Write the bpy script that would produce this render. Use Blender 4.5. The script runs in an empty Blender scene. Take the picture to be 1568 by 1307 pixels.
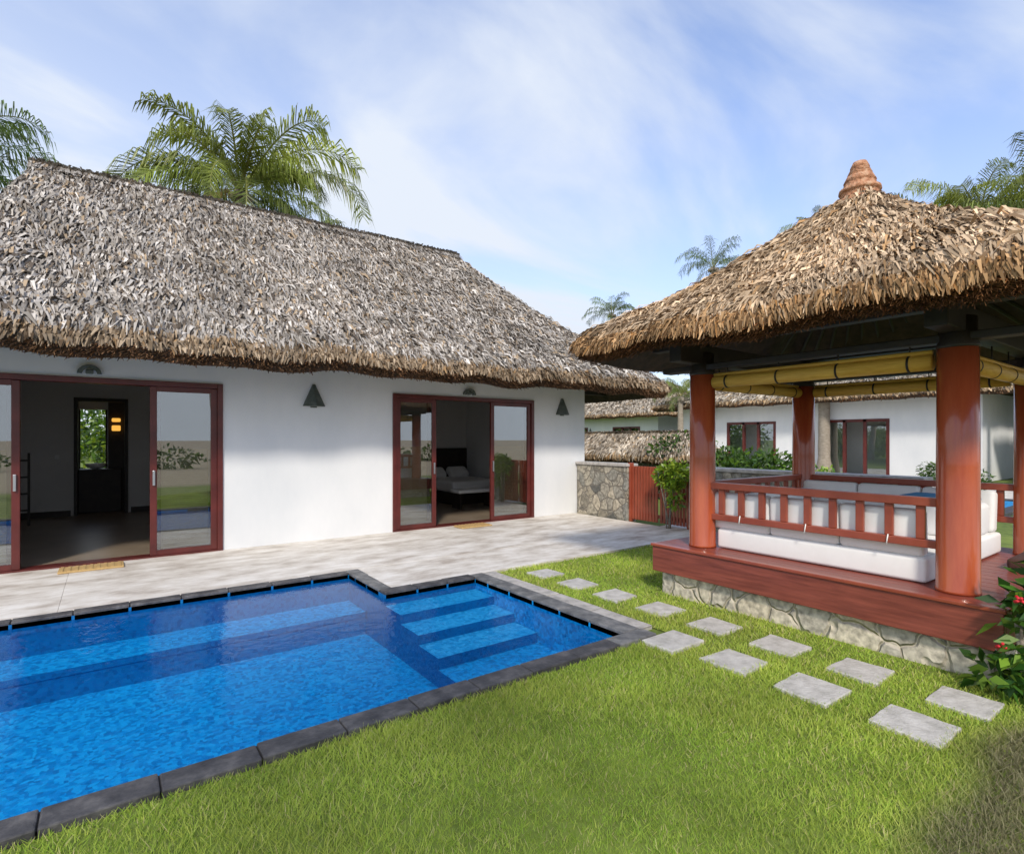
import bpy, bmesh, math, random
import numpy as np
from mathutils import Vector, Matrix
rng=np.random.default_rng(7); random.seed(7)
S=bpy.context.scene; COL=S.collection
S.view_settings.view_transform='Standard'; S.view_settings.look='None'; S.view_settings.exposure=0

# ---------------- helpers ----------------
def empty(name):
    o=bpy.data.objects.new(name,None); COL.objects.link(o); return o
def link(name,me,mat=None,parent=None,smooth=False):
    o=bpy.data.objects.new(name,me); COL.objects.link(o)
    if mat: me.materials.append(mat)
    if parent: o.parent=parent
    if smooth:
        me.polygons.foreach_set('use_smooth',[True]*len(me.polygons))
    return o
def bev(o,w,seg=2):
    m=o.modifiers.new('bev','BEVEL'); m.width=w; m.segments=seg; m.limit_method='ANGLE'; return o
def box(name,x0,x1,y0,y1,z0,z1,mat,parent=None,b=0,rot=None):
    cx,cy,cz=(x0+x1)/2,(y0+y1)/2,(z0+z1)/2
    bm=bmesh.new(); bmesh.ops.create_cube(bm,size=1)
    bmesh.ops.scale(bm,vec=(x1-x0,y1-y0,z1-z0),verts=bm.verts)
    me=bpy.data.meshes.new(name); bm.to_mesh(me); bm.free()
    o=link(name,me,mat,parent); o.location=(cx,cy,cz)
    if rot: o.rotation_euler=rot
    if b: bev(o,b)
    return o
def pydata(name,v,f,mat,parent=None,smooth=False):
    me=bpy.data.meshes.new(name); me.from_pydata([tuple(map(float,p)) for p in v],[],f); me.update()
    return link(name,me,mat,parent,smooth)
def lathe(name,prof,loc,mat,parent=None,n=32,smooth=True):
    v=[];f=[]
    for r,z in prof:
        for i in range(n):
            a=2*math.pi*i/n; v.append((r*math.cos(a),r*math.sin(a),z))
    for j in range(len(prof)-1):
        for i in range(n):
            f.append((j*n+i,j*n+(i+1)%n,(j+1)*n+(i+1)%n,(j+1)*n+i))
    f.append(tuple(range(n-1,-1,-1))); f.append(tuple((len(prof)-1)*n+i for i in range(n)))
    o=pydata(name,v,f,mat,parent,smooth); o.location=loc
    return o
def tube(name,p0,p1,r,mat,parent=None,n=16):
    p0=Vector(p0);p1=Vector(p1);d=p1-p0
    o=lathe(name,[(r,0),(r,d.length)],p0,mat,parent,n)
    o.rotation_euler=d.to_track_quat('Z','Y').to_euler(); return o
def quads(name,V,colr,mat,parent=None,k=4):
    N=V.shape[0]; me=bpy.data.meshes.new(name)
    me.vertices.add(N*k); me.vertices.foreach_set('co',V.reshape(-1).astype(np.float32))
    me.loops.add(N*k); me.loops.foreach_set('vertex_index',np.arange(N*k,dtype=np.int32))
    me.polygons.add(N); me.polygons.foreach_set('loop_start',np.arange(0,N*k,k,dtype=np.int32))
    try: me.polygons.foreach_set('loop_total',np.full(N,k,dtype=np.int32))
    except Exception: pass
    at=me.color_attributes.new('Col','FLOAT_COLOR','POINT')
    c=np.ones((N,k,4),dtype=np.float32); c[:,:,:3]=colr[:,None,:]
    at.data.foreach_set('color',c.reshape(-1))
    me.update(calc_edges=True); me.validate()
    return link(name,me,mat,parent)

# ---------------- materials ----------------
def newmat(name):
    m=bpy.data.materials.new(name); m.use_nodes=True
    nt=m.node_tree; b=nt.nodes['Principled BSDF']; return m,nt,b
def N(nt,t,**kw):
    n=nt.nodes.new(t)
    for k,v in kw.items(): setattr(n,k,v)
    return n
def ramp(nt,stops):
    r=nt.nodes.new('ShaderNodeValToRGB'); e=r.color_ramp.elements
    e[0].position=stops[0][0]; e[0].color=(*stops[0][1],1)
    e[1].position=stops[-1][0]; e[1].color=(*stops[-1][1],1)
    for p,c in stops[1:-1]:
        x=e.new(p); x.color=(*c,1)
    return r
def noisy(name,c1,c2,scale=5,rough=.6,bump=.1,bscale=40,stretch=(1,1,1),detail=6,spec=.5,dist=.01,lo=.3,hi=.7,c3=None,coat=0):
    m,nt,b=newmat(name)
    mp=N(nt,'ShaderNodeMapping'); mp.inputs['Scale'].default_value=stretch
    geo=N(nt,'ShaderNodeNewGeometry')
    nt.links.new(geo.outputs['Position'],mp.inputs['Vector'])
    n=N(nt,'ShaderNodeTexNoise'); n.inputs['Scale'].default_value=scale; n.inputs['Detail'].default_value=detail; n.inputs['Roughness'].default_value=.65
    nt.links.new(mp.outputs[0],n.inputs['Vector'])
    st=[(lo,c1),(hi,c2)] if c3 is None else [(lo,c1),((lo+hi)/2,c2),(hi,c3)]
    r=ramp(nt,st); nt.links.new(n.outputs['Fac'],r.inputs[0]); nt.links.new(r.outputs[0],b.inputs['Base Color'])
    b.inputs['Roughness'].default_value=rough; b.inputs['Specular IOR Level'].default_value=spec
    if coat: b.inputs['Coat Weight'].default_value=coat; b.inputs['Coat Roughness'].default_value=.08
    if bump:
        n2=N(nt,'ShaderNodeTexNoise'); n2.inputs['Scale'].default_value=bscale; n2.inputs['Detail'].default_value=5
        nt.links.new(mp.outputs[0],n2.inputs['Vector'])
        bp=N(nt,'ShaderNodeBump'); bp.inputs['Strength'].default_value=bump; bp.inputs['Distance'].default_value=dist
        nt.links.new(n2.outputs['Fac'],bp.inputs['Height']); nt.links.new(bp.outputs[0],b.inputs['Normal'])
    return m
def leafmat(name,trans=.25,rough=.55,nscale=1.2,lo=.6,hi=1.35,spec=.3):
    m,nt,b=newmat(name)
    at=N(nt,'ShaderNodeAttribute'); at.attribute_name='Col'
    geo=N(nt,'ShaderNodeNewGeometry')
    n=N(nt,'ShaderNodeTexNoise'); n.inputs['Scale'].default_value=nscale; n.inputs['Detail'].default_value=5
    nt.links.new(geo.outputs['Position'],n.inputs['Vector'])
    mr=N(nt,'ShaderNodeMapRange'); mr.inputs[1].default_value=.3; mr.inputs[2].default_value=.7; mr.inputs[3].default_value=lo; mr.inputs[4].default_value=hi
    nt.links.new(n.outputs['Fac'],mr.inputs[0])
    mx=N(nt,'ShaderNodeVectorMath',operation='SCALE'); nt.links.new(at.outputs['Color'],mx.inputs[0]); nt.links.new(mr.outputs[0],mx.inputs['Scale'])
    nt.links.new(mx.outputs[0],b.inputs['Base Color'])
    b.inputs['Roughness'].default_value=rough; b.inputs['Specular IOR Level'].default_value=spec
    if trans:
        out=nt.nodes['Material Output']; tr=N(nt,'ShaderNodeBsdfTranslucent'); ms=N(nt,'ShaderNodeMixShader'); ms.inputs[0].default_value=trans
        nt.links.new(mx.outputs[0],tr.inputs[0]); nt.links.new(b.outputs[0],ms.inputs[1]); nt.links.new(tr.outputs[0],ms.inputs[2]); nt.links.new(ms.outputs[0],out.inputs[0])
    return m
def stonemat(name,scale,cols,mortar,bump=.6):
    m,nt,b=newmat(name); geo=N(nt,'ShaderNodeNewGeometry')
    nz=N(nt,'ShaderNodeTexNoise'); nz.inputs['Scale'].default_value=4; nt.links.new(geo.outputs['Position'],nz.inputs['Vector'])
    ad=N(nt,'ShaderNodeVectorMath',operation='MULTIPLY_ADD'); ad.inputs[1].default_value=(.2,.2,.2)
    nt.links.new(nz.outputs['Color'],ad.inputs[0]); nt.links.new(geo.outputs['Position'],ad.inputs[2])
    v=N(nt,'ShaderNodeTexVoronoi'); v.inputs['Scale'].default_value=scale; nt.links.new(ad.outputs[0],v.inputs['Vector'])
    v2=N(nt,'ShaderNodeTexVoronoi',feature='DISTANCE_TO_EDGE'); v2.inputs['Scale'].default_value=scale; nt.links.new(ad.outputs[0],v2.inputs['Vector'])
    sp=N(nt,'ShaderNodeSeparateColor'); nt.links.new(v.outputs['Color'],sp.inputs[0])
    r=ramp(nt,[(i/(len(cols)-1),c) for i,c in enumerate(cols)]); nt.links.new(sp.outputs[0],r.inputs[0])
    n3=N(nt,'ShaderNodeTexNoise'); n3.inputs['Scale'].default_value=18; n3.inputs['Detail'].default_value=8; nt.links.new(geo.outputs['Position'],n3.inputs['Vector'])
    mr0=N(nt,'ShaderNodeMapRange'); mr0.inputs[1].default_value=.3;mr0.inputs[2].default_value=.7;mr0.inputs[3].default_value=.5;mr0.inputs[4].default_value=1.3; nt.links.new(n3.outputs['Fac'],mr0.inputs[0])
    sc=N(nt,'ShaderNodeVectorMath',operation='SCALE'); nt.links.new(r.outputs[0],sc.inputs[0]); nt.links.new(mr0.outputs[0],sc.inputs['Scale'])
    mr=N(nt,'ShaderNodeMapRange'); mr.inputs[1].default_value=.01; mr.inputs[2].default_value=.07; nt.links.new(v2.outputs['Distance'],mr.inputs[0])
    mx=N(nt,'ShaderNodeMix',data_type='RGBA'); mx.inputs['A'].default_value=(*mortar,1)
    nt.links.new(mr.outputs[0],mx.inputs['Factor']); nt.links.new(sc.outputs[0],mx.inputs['B']); nt.links.new(mx.outputs['Result'],b.inputs['Base Color'])
    add=N(nt,'ShaderNodeMath',operation='MULTIPLY_ADD'); add.inputs[1].default_value=.3; nt.links.new(n3.outputs['Fac'],add.inputs[0]); nt.links.new(mr.outputs[0],add.inputs[2])
    bp=N(nt,'ShaderNodeBump'); bp.inputs['Strength'].default_value=bump; bp.inputs['Distance'].default_value=.03
    nt.links.new(add.outputs[0],bp.inputs['Height']); nt.links.new(bp.outputs[0],b.inputs['Normal'])
    b.inputs['Roughness'].default_value=.85
    return m
WHITE=noisy('white_plaster',(.66,.68,.70),(.78,.785,.79),.9,.85,.15,50,(1,1,.45),detail=9,dist=.004)
INWALL=noisy('interior_plaster',(.58,.57,.56),(.66,.65,.64),1,.9,0)
WOOD=noisy('red_lacquer_wood',(.24,.045,.022),(.36,.08,.04),3,.34,.05,30,(1,1,1),coat=.2)
COLM=noisy('column_lacquer',(.32,.05,.018),(.48,.11,.038),2.2,.26,.03,20,(3,3,.5),coat=.5)
DECKW=noisy('platform_wood',(.14,.028,.018),(.30,.072,.046),4,.45,.12,25,(8,.6,8),coat=.1)
FRAME=noisy('door_frame_wood',(.07,.012,.010),(.13,.022,.018),4,.35,.04,30)
DARK=noisy('dark_wood',(.012,.009,.007),(.035,.025,.018),6,.55,.1,30)
TILEF=noisy('interior_floor',(.20,.155,.11),(.30,.24,.18),2,.3,0)
BRONZE=noisy('lamp_metal',(.05,.07,.06),(.12,.14,.125),12,.5,.05,60)
FABW=noisy('white_fabric',(.84,.835,.82),(.90,.895,.885),6,.95,.15,90,dist=.004)
FABB=noisy('brown_fabric',(.05,.02,.018),(.09,.04,.03),8,.95,.1,90)
FABL=noisy('blue_fabric',(.03,.22,.46),(.05,.30,.56),8,.9,.1,90)
TERRA=noisy('terracotta',(.26,.11,.055),(.50,.24,.13),18,.85,.9,34,c3=(.64,.44,.30),dist=.03)
SLATE=noisy('slate_coping',(.028,.027,.03),(.07,.066,.068),7,.6,.5,35,c3=(.15,.14,.135))
SLATEL=noisy('slate_coping_light',(.07,.07,.072),(.15,.15,.15),7,.6,.5,35,c3=(.28,.27,.26))
GREYST=noisy('grey_stone',(.28,.27,.25),(.46,.43,.40),9,.7,.3,50,c3=(.58,.55,.52))
STEPST=noisy('stepping_stone',(.33,.32,.29),(.50,.48,.45),9,.85,.7,50,c3=(.64,.62,.59),lo=.25,hi=.72)
PATIO=noisy('patio_stone',(.36,.30,.25),(.62,.57,.51),2.3,.62,.3,40,(.8,1.7,1),detail=12,c3=(.80,.765,.72),lo=.3,hi=.64)
MAT=noisy('coir',(.42,.27,.10),(.58,.40,.18),30,.95,.3,120)
BLIND=noisy('blind_fabric',(.50,.36,.20),(.66,.50,.31),14,.95,.2,90,(1,1,8))
BAMB=noisy('bamboo',(.62,.33,.04),(.85,.55,.10),6,.45,.3,60,(1,1,14))
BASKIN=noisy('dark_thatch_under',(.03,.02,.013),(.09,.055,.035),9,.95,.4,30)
STONEW=stonemat('rubble_stone',4.6,[(.12,.12,.11),(.34,.30,.23),(.44,.40,.32),(.22,.22,.20),(.50,.44,.34)],(.20,.18,.15))
STONEB=stonemat('beige_rubble',4.2,[(.55,.47,.35),(.70,.62,.49),(.38,.36,.33),(.74,.66,.53)],(.58,.51,.40),.9)
BARK=noisy('palm_bark',(.20,.17,.13),(.38,.33,.27),6,.9,.6,14,(1,1,4),dist=.03)
THATCH=leafmat('thatch_leaves',0,.85,1.1,.7,1.28,.15)
GRASS=leafmat('grass_blades',.35,.6,1.3,.76,1.22)
PALML=leafmat('palm_leaflets',.3,.4,1.0,.75,1.3,.5)
LEAF=leafmat('shrub_leaves',.3,.4,2,.7,1.3,.5)
THB=noisy('thatch_base_surface',(.07,.055,.042),(.2,.16,.125),9,.95,.8,22,dist=.05)
LAWN=noisy('lawn_soil',(.11,.15,.02),(.22,.28,.045),3.5,.95,.4,50,detail=8)
m,nt,b=newmat('ground'); GROUND=m
geo=N(nt,'ShaderNodeNewGeometry'); sx=N(nt,'ShaderNodeSeparateXYZ'); nt.links.new(geo.outputs['Position'],sx.inputs[0])
n1=N(nt,'ShaderNodeTexNoise'); n1.inputs['Scale'].default_value=.5; n1.inputs['Detail'].default_value=9; nt.links.new(geo.outputs['Position'],n1.inputs['Vector'])
n2=N(nt,'ShaderNodeTexNoise'); n2.inputs['Scale'].default_value=12; n2.inputs['Detail'].default_value=6; nt.links.new(geo.outputs['Position'],n2.inputs['Vector'])
rg=ramp(nt,[(.3,(.08,.12,.015)),(.7,(.18,.24,.04))]); nt.links.new(n2.outputs['Fac'],rg.inputs[0])
rs=ramp(nt,[(.3,(.32,.25,.16)),(.7,(.45,.37,.26))]); nt.links.new(n2.outputs['Fac'],rs.inputs[0])
ma=N(nt,'ShaderNodeMath',operation='MULTIPLY_ADD'); ma.inputs[1].default_value=3; nt.links.new(n1.outputs['Fac'],ma.inputs[0]); nt.links.new(sx.outputs['Y'],ma.inputs[2])
mr=N(nt,'ShaderNodeMapRange'); mr.inputs[1].default_value=-2; mr.inputs[2].default_value=-3.5; nt.links.new(ma.outputs[0],mr.inputs[0])
mx=N(nt,'ShaderNodeMix',data_type='RGBA'); nt.links.new(mr.outputs[0],mx.inputs['Factor']); nt.links.new(rg.outputs[0],mx.inputs['A']); nt.links.new(rs.outputs[0],mx.inputs['B'])
nt.links.new(mx.outputs['Result'],b.inputs['Base Color']); b.inputs['Roughness'].default_value=.95

def mosaic(name,cols,sc=34):
    m,nt,b=newmat(name); geo=N(nt,'ShaderNodeNewGeometry')
    v=N(nt,'ShaderNodeTexVoronoi'); v.inputs['Scale'].default_value=sc; v.inputs['Randomness'].default_value=.5
    # ripple-warped lookup: the moving surface bends the tile grid
    nz=N(nt,'ShaderNodeTexNoise'); nz.inputs['Scale'].default_value=9; nz.inputs['Detail'].default_value=2; nt.links.new(geo.outputs['Position'],nz.inputs['Vector'])
    ad=N(nt,'ShaderNodeVectorMath',operation='MULTIPLY_ADD'); ad.inputs[1].default_value=(.07,.07,.07); nt.links.new(nz.outputs['Color'],ad.inputs[0]); nt.links.new(geo.outputs['Position'],ad.inputs[2])
    nt.links.new(ad.outputs[0],v.inputs['Vector'])
    sp=N(nt,'ShaderNodeSeparateColor'); nt.links.new(v.outputs['Color'],sp.inputs[0])
    r=ramp(nt,[(i/(len(cols)-1),c) for i,c in enumerate(cols)]); nt.links.new(sp.outputs[0],r.inputs[0])
    nt.links.new(r.outputs[0],b.inputs['Base Color']); b.inputs['Roughness'].default_value=.35
    return m
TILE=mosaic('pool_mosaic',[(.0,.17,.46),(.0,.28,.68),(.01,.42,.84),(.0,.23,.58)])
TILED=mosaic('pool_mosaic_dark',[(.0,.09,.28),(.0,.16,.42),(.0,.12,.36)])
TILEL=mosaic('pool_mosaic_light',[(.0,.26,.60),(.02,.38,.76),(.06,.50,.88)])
m,nt,b=newmat('pool_water'); WATER=m; nt.nodes.remove(b)
tr=N(nt,'ShaderNodeBsdfTransparent'); tr.inputs[0].default_value=(.85,.97,1,1)
gl=N(nt,'ShaderNodeBsdfGlossy'); gl.inputs['Roughness'].default_value=.04
fr=N(nt,'ShaderNodeFresnel'); fr.inputs[0].default_value=1.25
ms=N(nt,'ShaderNodeMixShader'); nz=N(nt,'ShaderNodeTexNoise'); nz.inputs['Scale'].default_value=10; nz.inputs['Detail'].default_value=3; nz.inputs['Distortion'].default_value=.6
geo=N(nt,'ShaderNodeNewGeometry'); nt.links.new(geo.outputs['Position'],nz.inputs['Vector'])
bp=N(nt,'ShaderNodeBump'); bp.inputs['Strength'].default_value=.16; bp.inputs['Distance'].default_value=.03; nt.links.new(nz.outputs['Fac'],bp.inputs['Height'])
nt.links.new(bp.outputs[0],gl.inputs['Normal'])
nt.links.new(fr.outputs[0],ms.inputs[0]); nt.links.new(tr.outputs[0],ms.inputs[1]); nt.links.new(gl.outputs[0],ms.inputs[2]); nt.links.new(ms.outputs[0],nt.nodes['Material Output'].inputs[0])
m,nt,b=newmat('window_glass'); GLASS=m; nt.nodes.remove(b)
tr=N(nt,'ShaderNodeBsdfTransparent'); tr.inputs[0].default_value=(.85,.9,.9,1)
gl=N(nt,'ShaderNodeBsdfGlossy'); gl.inputs['Roughness'].default_value=.0
lw=N(nt,'ShaderNodeLayerWeight'); lw.inputs[0].default_value=.35
ad=N(nt,'ShaderNodeMath',operation='ADD'); ad.inputs[1].default_value=.2; ad.use_clamp=True; nt.links.new(lw.outputs['Fresnel'],ad.inputs[0])
ms=N(nt,'ShaderNodeMixShader'); nt.links.new(ad.outputs[0],ms.inputs[0]); nt.links.new(tr.outputs[0],ms.inputs[1]); nt.links.new(gl.outputs[0],ms.inputs[2]); nt.links.new(ms.outputs[0],nt.nodes['Material Output'].inputs[0])
m,nt,b=newmat('sconce_glow'); GLOW=m; b.inputs['Emission Color'].default_value=(1,.5,.08,1); b.inputs['Emission Strength'].default_value=1.0; b.inputs['Base Color'].default_value=(.8,.5,.15,1)
m,nt,b=newmat('brushed_steel'); STEEL=m; b.inputs['Metallic'].default_value=1; b.inputs['Base Color'].default_value=(.6,.6,.62,1); b.inputs['Roughness'].default_value=.3

# ---------------- thatch ----------------
THCOL=np.array([(.33,.30,.27),(.44,.405,.37),(.25,.22,.19),(.13,.105,.085),(.58,.54,.50),(.37,.28,.19)])
def thcols(n,warm=0):
    c=THCOL[rng.choice(len(THCOL),n,p=[.24,.23,.2,.14,.11,.08])]
    c=c*rng.uniform(.75,1.25,(n,1))
    if warm: c=c*np.array([1+.32*warm,1.03,1-.28*warm])
    return c
def roof(parent,Es,Rs,cv,thick,dens,L,W,warm=0,seed=0,upturn=0,inset=.12,wt=.05,lowd=()):
    def P(k,s,t):
        E0,E1=Es[k],Es[(k+1)%4]; R0,R1=Rs[k],Rs[(k+1)%4]
        s=s[:,None];t=t[:,None]
        E=E0*(1-s)+E1*s; R=R0*(1-s)+R1*s
        p=E*(1-t)+R*t
        z=E[:,2:3]+(R[:,2:3]-E[:,2:3])*(t-cv*t*(1-t))
        z=z+upturn*(np.abs(2*s-1)**4)*(1-t)
        x,y=p[:,0:1],p[:,1:2]
        z=z+.035*np.sin(x*2.3+y*1.7+seed)*np.cos(y*1.9-x*.8)+.02*np.sin(x*5.1+1)*np.sin(y*4.3)*(1-t)
        z=z-thick*.55*np.exp(-t/.03)
        return np.concatenate([p[:,:2],z],1)
    C=(sum(Es)/4)
    for k in range(4):
        ns,ntt=60,24
        ss,tt=np.meshgrid(np.linspace(0,1,ns),np.linspace(0,1,ntt)**1.6); v=P(k,ss.ravel(),tt.ravel())
        f=[(j*ns+i,j*ns+i+1,(j+1)*ns+i+1,(j+1)*ns+i) for j in range(ntt-1) for i in range(ns-1)]
        pydata('thatch_surface',v,f,THB,parent,True)
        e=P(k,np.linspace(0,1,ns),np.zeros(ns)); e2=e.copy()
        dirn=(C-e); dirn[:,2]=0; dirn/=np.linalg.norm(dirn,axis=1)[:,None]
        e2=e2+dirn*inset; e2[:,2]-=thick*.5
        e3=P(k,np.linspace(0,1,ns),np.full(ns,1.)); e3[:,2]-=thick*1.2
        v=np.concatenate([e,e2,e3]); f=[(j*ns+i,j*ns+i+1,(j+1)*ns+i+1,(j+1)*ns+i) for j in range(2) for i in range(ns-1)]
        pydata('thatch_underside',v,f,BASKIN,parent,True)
        E0,E1=Es[k],Es[(k+1)%4]; R0,R1=Rs[k],Rs[(k+1)%4]
        wE=np.linalg.norm(E1-E0); wR=np.linalg.norm(R1-R0); H=np.linalg.norm((E0+E1)/2-(R0+R1)/2)
        dn=dens*(.3 if k in lowd else 1)
        area=(wE+wR)/2*H; n=int(area*dn)
        t=rng.uniform(0,1,int(n*1.0)*2); keep=rng.uniform(0,1,len(t))*max(wE,wR)<(wE*(1-t)+wR*t); t=t[keep][:n]; s=rng.uniform(0,1,len(t)); n=len(t)
        rows=H/.16; t=np.clip((np.floor(t*rows)+rng.beta(1.2,2.2,n))/rows,0,1)
        n_e=int(wE*dn*.3)
        t=np.concatenate([t,rng.uniform(0,.03,n_e)]); s=np.concatenate([s,rng.uniform(0,1,n_e)]); n=len(t)
        p=P(k,s,t); pu=P(k,s,np.minimum(t+.03,1.0)); pd=P(k,s,np.maximum(np.minimum(t+.03,1.)-.04,0.))
        down=pd-pu; down/=np.linalg.norm(down,axis=1)[:,None]+1e-9
        side=np.tile((E1-E0)/wE,(n,1)); nor=np.cross(side,down); nor/=np.linalg.norm(nor,axis=1)[:,None]
        nor=np.where(nor[:,2:3]<0,-nor,nor)
        ph=np.sin(p[:,0]*6.3+p[:,1]*3.1)+np.sin(p[:,1]*7.7-p[:,0]*2.2+p[:,2]*5)
        yaw=(rng.normal(0,.3,n)+.2*ph)[:,None]
        d=down*np.cos(yaw)+side*np.sin(yaw); sd=np.cross(nor,d)
        roll=rng.normal(0,.5,n)[:,None]; sd=sd*np.cos(roll)+nor*np.sin(roll)
        edge=(t<.03)[:,None]
        ln=(L*rng.uniform(.5,1.35,n))[:,None]; ln=np.where(edge,ln*.5,ln); w=(W*rng.uniform(.4,1.4,n))[:,None]
        lift=(rng.gamma(2,.25,n)*wt)[:,None]
        a=p-d*ln*.45+nor*.005; mid=p+d*ln*.1+nor*(lift+.012); tip=p+d*ln*.55+nor*(lift*.7)-np.array([0,0,1])*(ln*.1)
        V1=np.stack([a-sd*w*.35,a+sd*w*.35,mid+sd*w*.5,mid-sd*w*.5],1)
        V2=np.stack([mid-sd*w*.5,mid+sd*w*.5,tip+sd*w*.16,tip-sd*w*.16],1)
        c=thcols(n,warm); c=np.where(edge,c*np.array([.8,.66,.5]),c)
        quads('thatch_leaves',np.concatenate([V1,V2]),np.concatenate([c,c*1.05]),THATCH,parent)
        n=int(wE*dn*.9); s=rng.uniform(0,1,n); e=P(k,s,np.zeros(n)); q=rng.uniform(0,1,n)[:,None]
        dirn=(C-e); dirn[:,2]=0; dirn/=np.linalg.norm(dirn,axis=1)[:,None]
        pp=e+dirn*inset*q*.9-np.array([0,0,1])*thick*.5*q
        out=-dirn; side=np.tile((E1-E0)/wE,(n,1)); yaw=rng.normal(0,.7,n)[:,None]
        d=(out*rng.uniform(.2,1.1,n)[:,None]+side*np.sin(yaw)*.8-np.array([0,0,1])*rng.uniform(.0,.6,n)[:,None]); d/=np.linalg.norm(d,axis=1)[:,None]
        ln=(L*.22*rng.uniform(.4,1.2,n))[:,None]; w=(W*.55*rng.uniform(.4,1.2,n))[:,None]
        sd=side*np.cos(yaw)+out*np.sin(yaw)
        V=np.stack([pp-sd*w*.5,pp+sd*w*.5,pp+d*ln+sd*w*.25,pp+d*ln-sd*w*.25],1)
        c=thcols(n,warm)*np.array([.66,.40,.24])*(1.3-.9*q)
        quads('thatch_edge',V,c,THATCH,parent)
    a=(Rs[0]); b_=(Rs[2])
    if np.linalg.norm(a-b_)>.5:
        n=int(np.linalg.norm(a-b_)*dens*.5); q=rng.uniform(-.01,1.01,n)[:,None]; p=a*(1-q)+b_*q+np.array([0,0,.02])
        al=(b_-a)/np.linalg.norm(b_-a); sdv=np.cross(al,[0,0,1]); sg=rng.choice([-1,1],n)[:,None]
        yaw=rng.normal(0,.5,n)[:,None]
        d=sdv*sg*.75-np.array([0,0,1])*.62+al*np.sin(yaw)*.5; d/=np.linalg.norm(d,axis=1)[:,None]
        w=(W*rng.uniform(.5,1.3,n))[:,None]; ln=(L*rng.uniform(.4,1,n))[:,None]
        p=p+np.array([0,0,1])*rng.uniform(0,.07,n)[:,None]
        V=np.stack([p-d*ln*.3-al*w*.5,p-d*ln*.3+al*w*.5,p+d*ln+al*w*.3,p+d*ln-al*w*.3],1)
        quads('ridge_cap',V,thcols(n,warm)*.8,THATCH,parent)
A=lambda *p: np.array(p,float)

# ---------------- camera ----------------
cam=bpy.data.cameras.new('camera'); co=bpy.data.objects.new('camera',cam); COL.objects.link(co); S.camera=co
cam.lens=36*847/1568; cam.sensor_width=36; cam.shift_y=.0118; cam.clip_end=2000; cam.clip_start=.05
fw=Vector((.5906,.807,0)); co.location=(0,0,1.6)
co.rotation_euler=fw.to_track_quat('-Z','Y').to_euler()
def W_(u,s):
    a=u-784; return s*(500.2+.807*a), s*(683.5-.5906*a)

# ---------------- ground / pool ----------------
PX0,PX1,PX2=-4.5,2.3,3.4; PY0,PY1,PY2=3.10,5.35,6.4
def sheet(name,rects,z,mat,parent=None):
    v=[];f=[]
    for (x0,x1,y0,y1) in rects:
        i=len(v); v+=[(x0,y0,z),(x1,y0,z),(x1,y1,z),(x0,y1,z)]; f.append((i,i+1,i+2,i+3))
    return pydata(name,v,f,mat,parent)
G=600
sheet('ground',[(-G,G,-G,3.0),(-G,-4.6,3.0,6.5),(3.5,G,3.0,6.5),(-G,G,6.5,G),(2.4,3.5,5.45,6.5)],-.02,GROUND)
pool=empty('swimming_pool')
FZ=-.54
sheet('floor',[(PX0,PX1,PY0,PY2),(PX1,PX2,PY0,PY1)],FZ,TILE,pool)
def wallq(name,x0,y0,x1,y1,z0,z1,mat):
    return pydata(name,[(x0,y0,z0),(x1,y1,z0),(x1,y1,z1),(x0,y0,z1)],[(0,1,2,3)],mat,pool)
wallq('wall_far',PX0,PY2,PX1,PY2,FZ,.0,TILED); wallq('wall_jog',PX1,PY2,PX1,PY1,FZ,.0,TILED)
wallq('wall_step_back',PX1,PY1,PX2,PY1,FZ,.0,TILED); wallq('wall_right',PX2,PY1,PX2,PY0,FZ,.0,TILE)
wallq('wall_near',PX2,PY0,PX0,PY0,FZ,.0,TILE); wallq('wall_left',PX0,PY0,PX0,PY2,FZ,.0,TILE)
sheet('bench_seat',[(PX0,PX1-.002,5.86,PY2-.002)],-.30,TILE,pool); wallq('bench_riser',PX0,5.86,PX1-.002,5.86,FZ,-.30,TILED)
box('bench_nosing',PX0,PX1-.01,5.85,5.858,-.35,-.295,TILED,pool)
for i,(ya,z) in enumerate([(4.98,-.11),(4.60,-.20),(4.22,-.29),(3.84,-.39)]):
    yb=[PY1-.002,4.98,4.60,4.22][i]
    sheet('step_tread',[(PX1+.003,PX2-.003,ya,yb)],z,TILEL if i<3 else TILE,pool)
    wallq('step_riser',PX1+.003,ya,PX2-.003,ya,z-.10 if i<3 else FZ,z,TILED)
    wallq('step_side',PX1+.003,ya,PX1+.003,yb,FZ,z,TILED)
sheet('water',[(PX0,PX1,PY0,PY2),(PX1,PX2,PY0,PY1)],-.035,WATER,pool)
def coping(x0,y0,x1,y1,w,mat,zt=.026,L=.42,nm='coping_stone'):
    d=Vector((x1-x0,y1-y0,0)); n=max(1,round(d.length/L)); d/=n
    for i in range(n):
        a=Vector((x0,y0,0))+d*i; dd=d.normalized()*.003
        p=a+dd; q=a+d-dd+Vector(w)
        dz=random.uniform(-.004,.004); e=random.uniform(-.008,.008)
        xs=sorted((p.x,q.x)); ys=sorted((p.y,q.y))
        mm=SLATEL if (mat is SLATE and random.random()<.12) else mat
        box(nm,xs[0],xs[1]+ (e if abs(d.y)>0 else 0),ys[0],ys[1]+(e if abs(d.x)>0 else 0),-.05,zt+dz,mm,pool,.008)
coping(PX0,2.935,PX2+.21,2.935,(0,.165,0),SLATE)
coping(PX0,PY2,PX1,PY2,(0,.13,0),SLATE); coping(PX1,PY1+.16,PX1,PY2+.13,(.15,0,0),SLATEL,L=.4)
coping(PX1,PY1,PX2,PY1,(0,.15,0),SLATE); coping(PX2,3.10,PX2,PY1+.15,(.19,0,0),SLATEL)
coping(PX2+.19,3.10,PX2+.19,5.5,(.17,0,0),GREYST,.018,.6,'border_stone')
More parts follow.
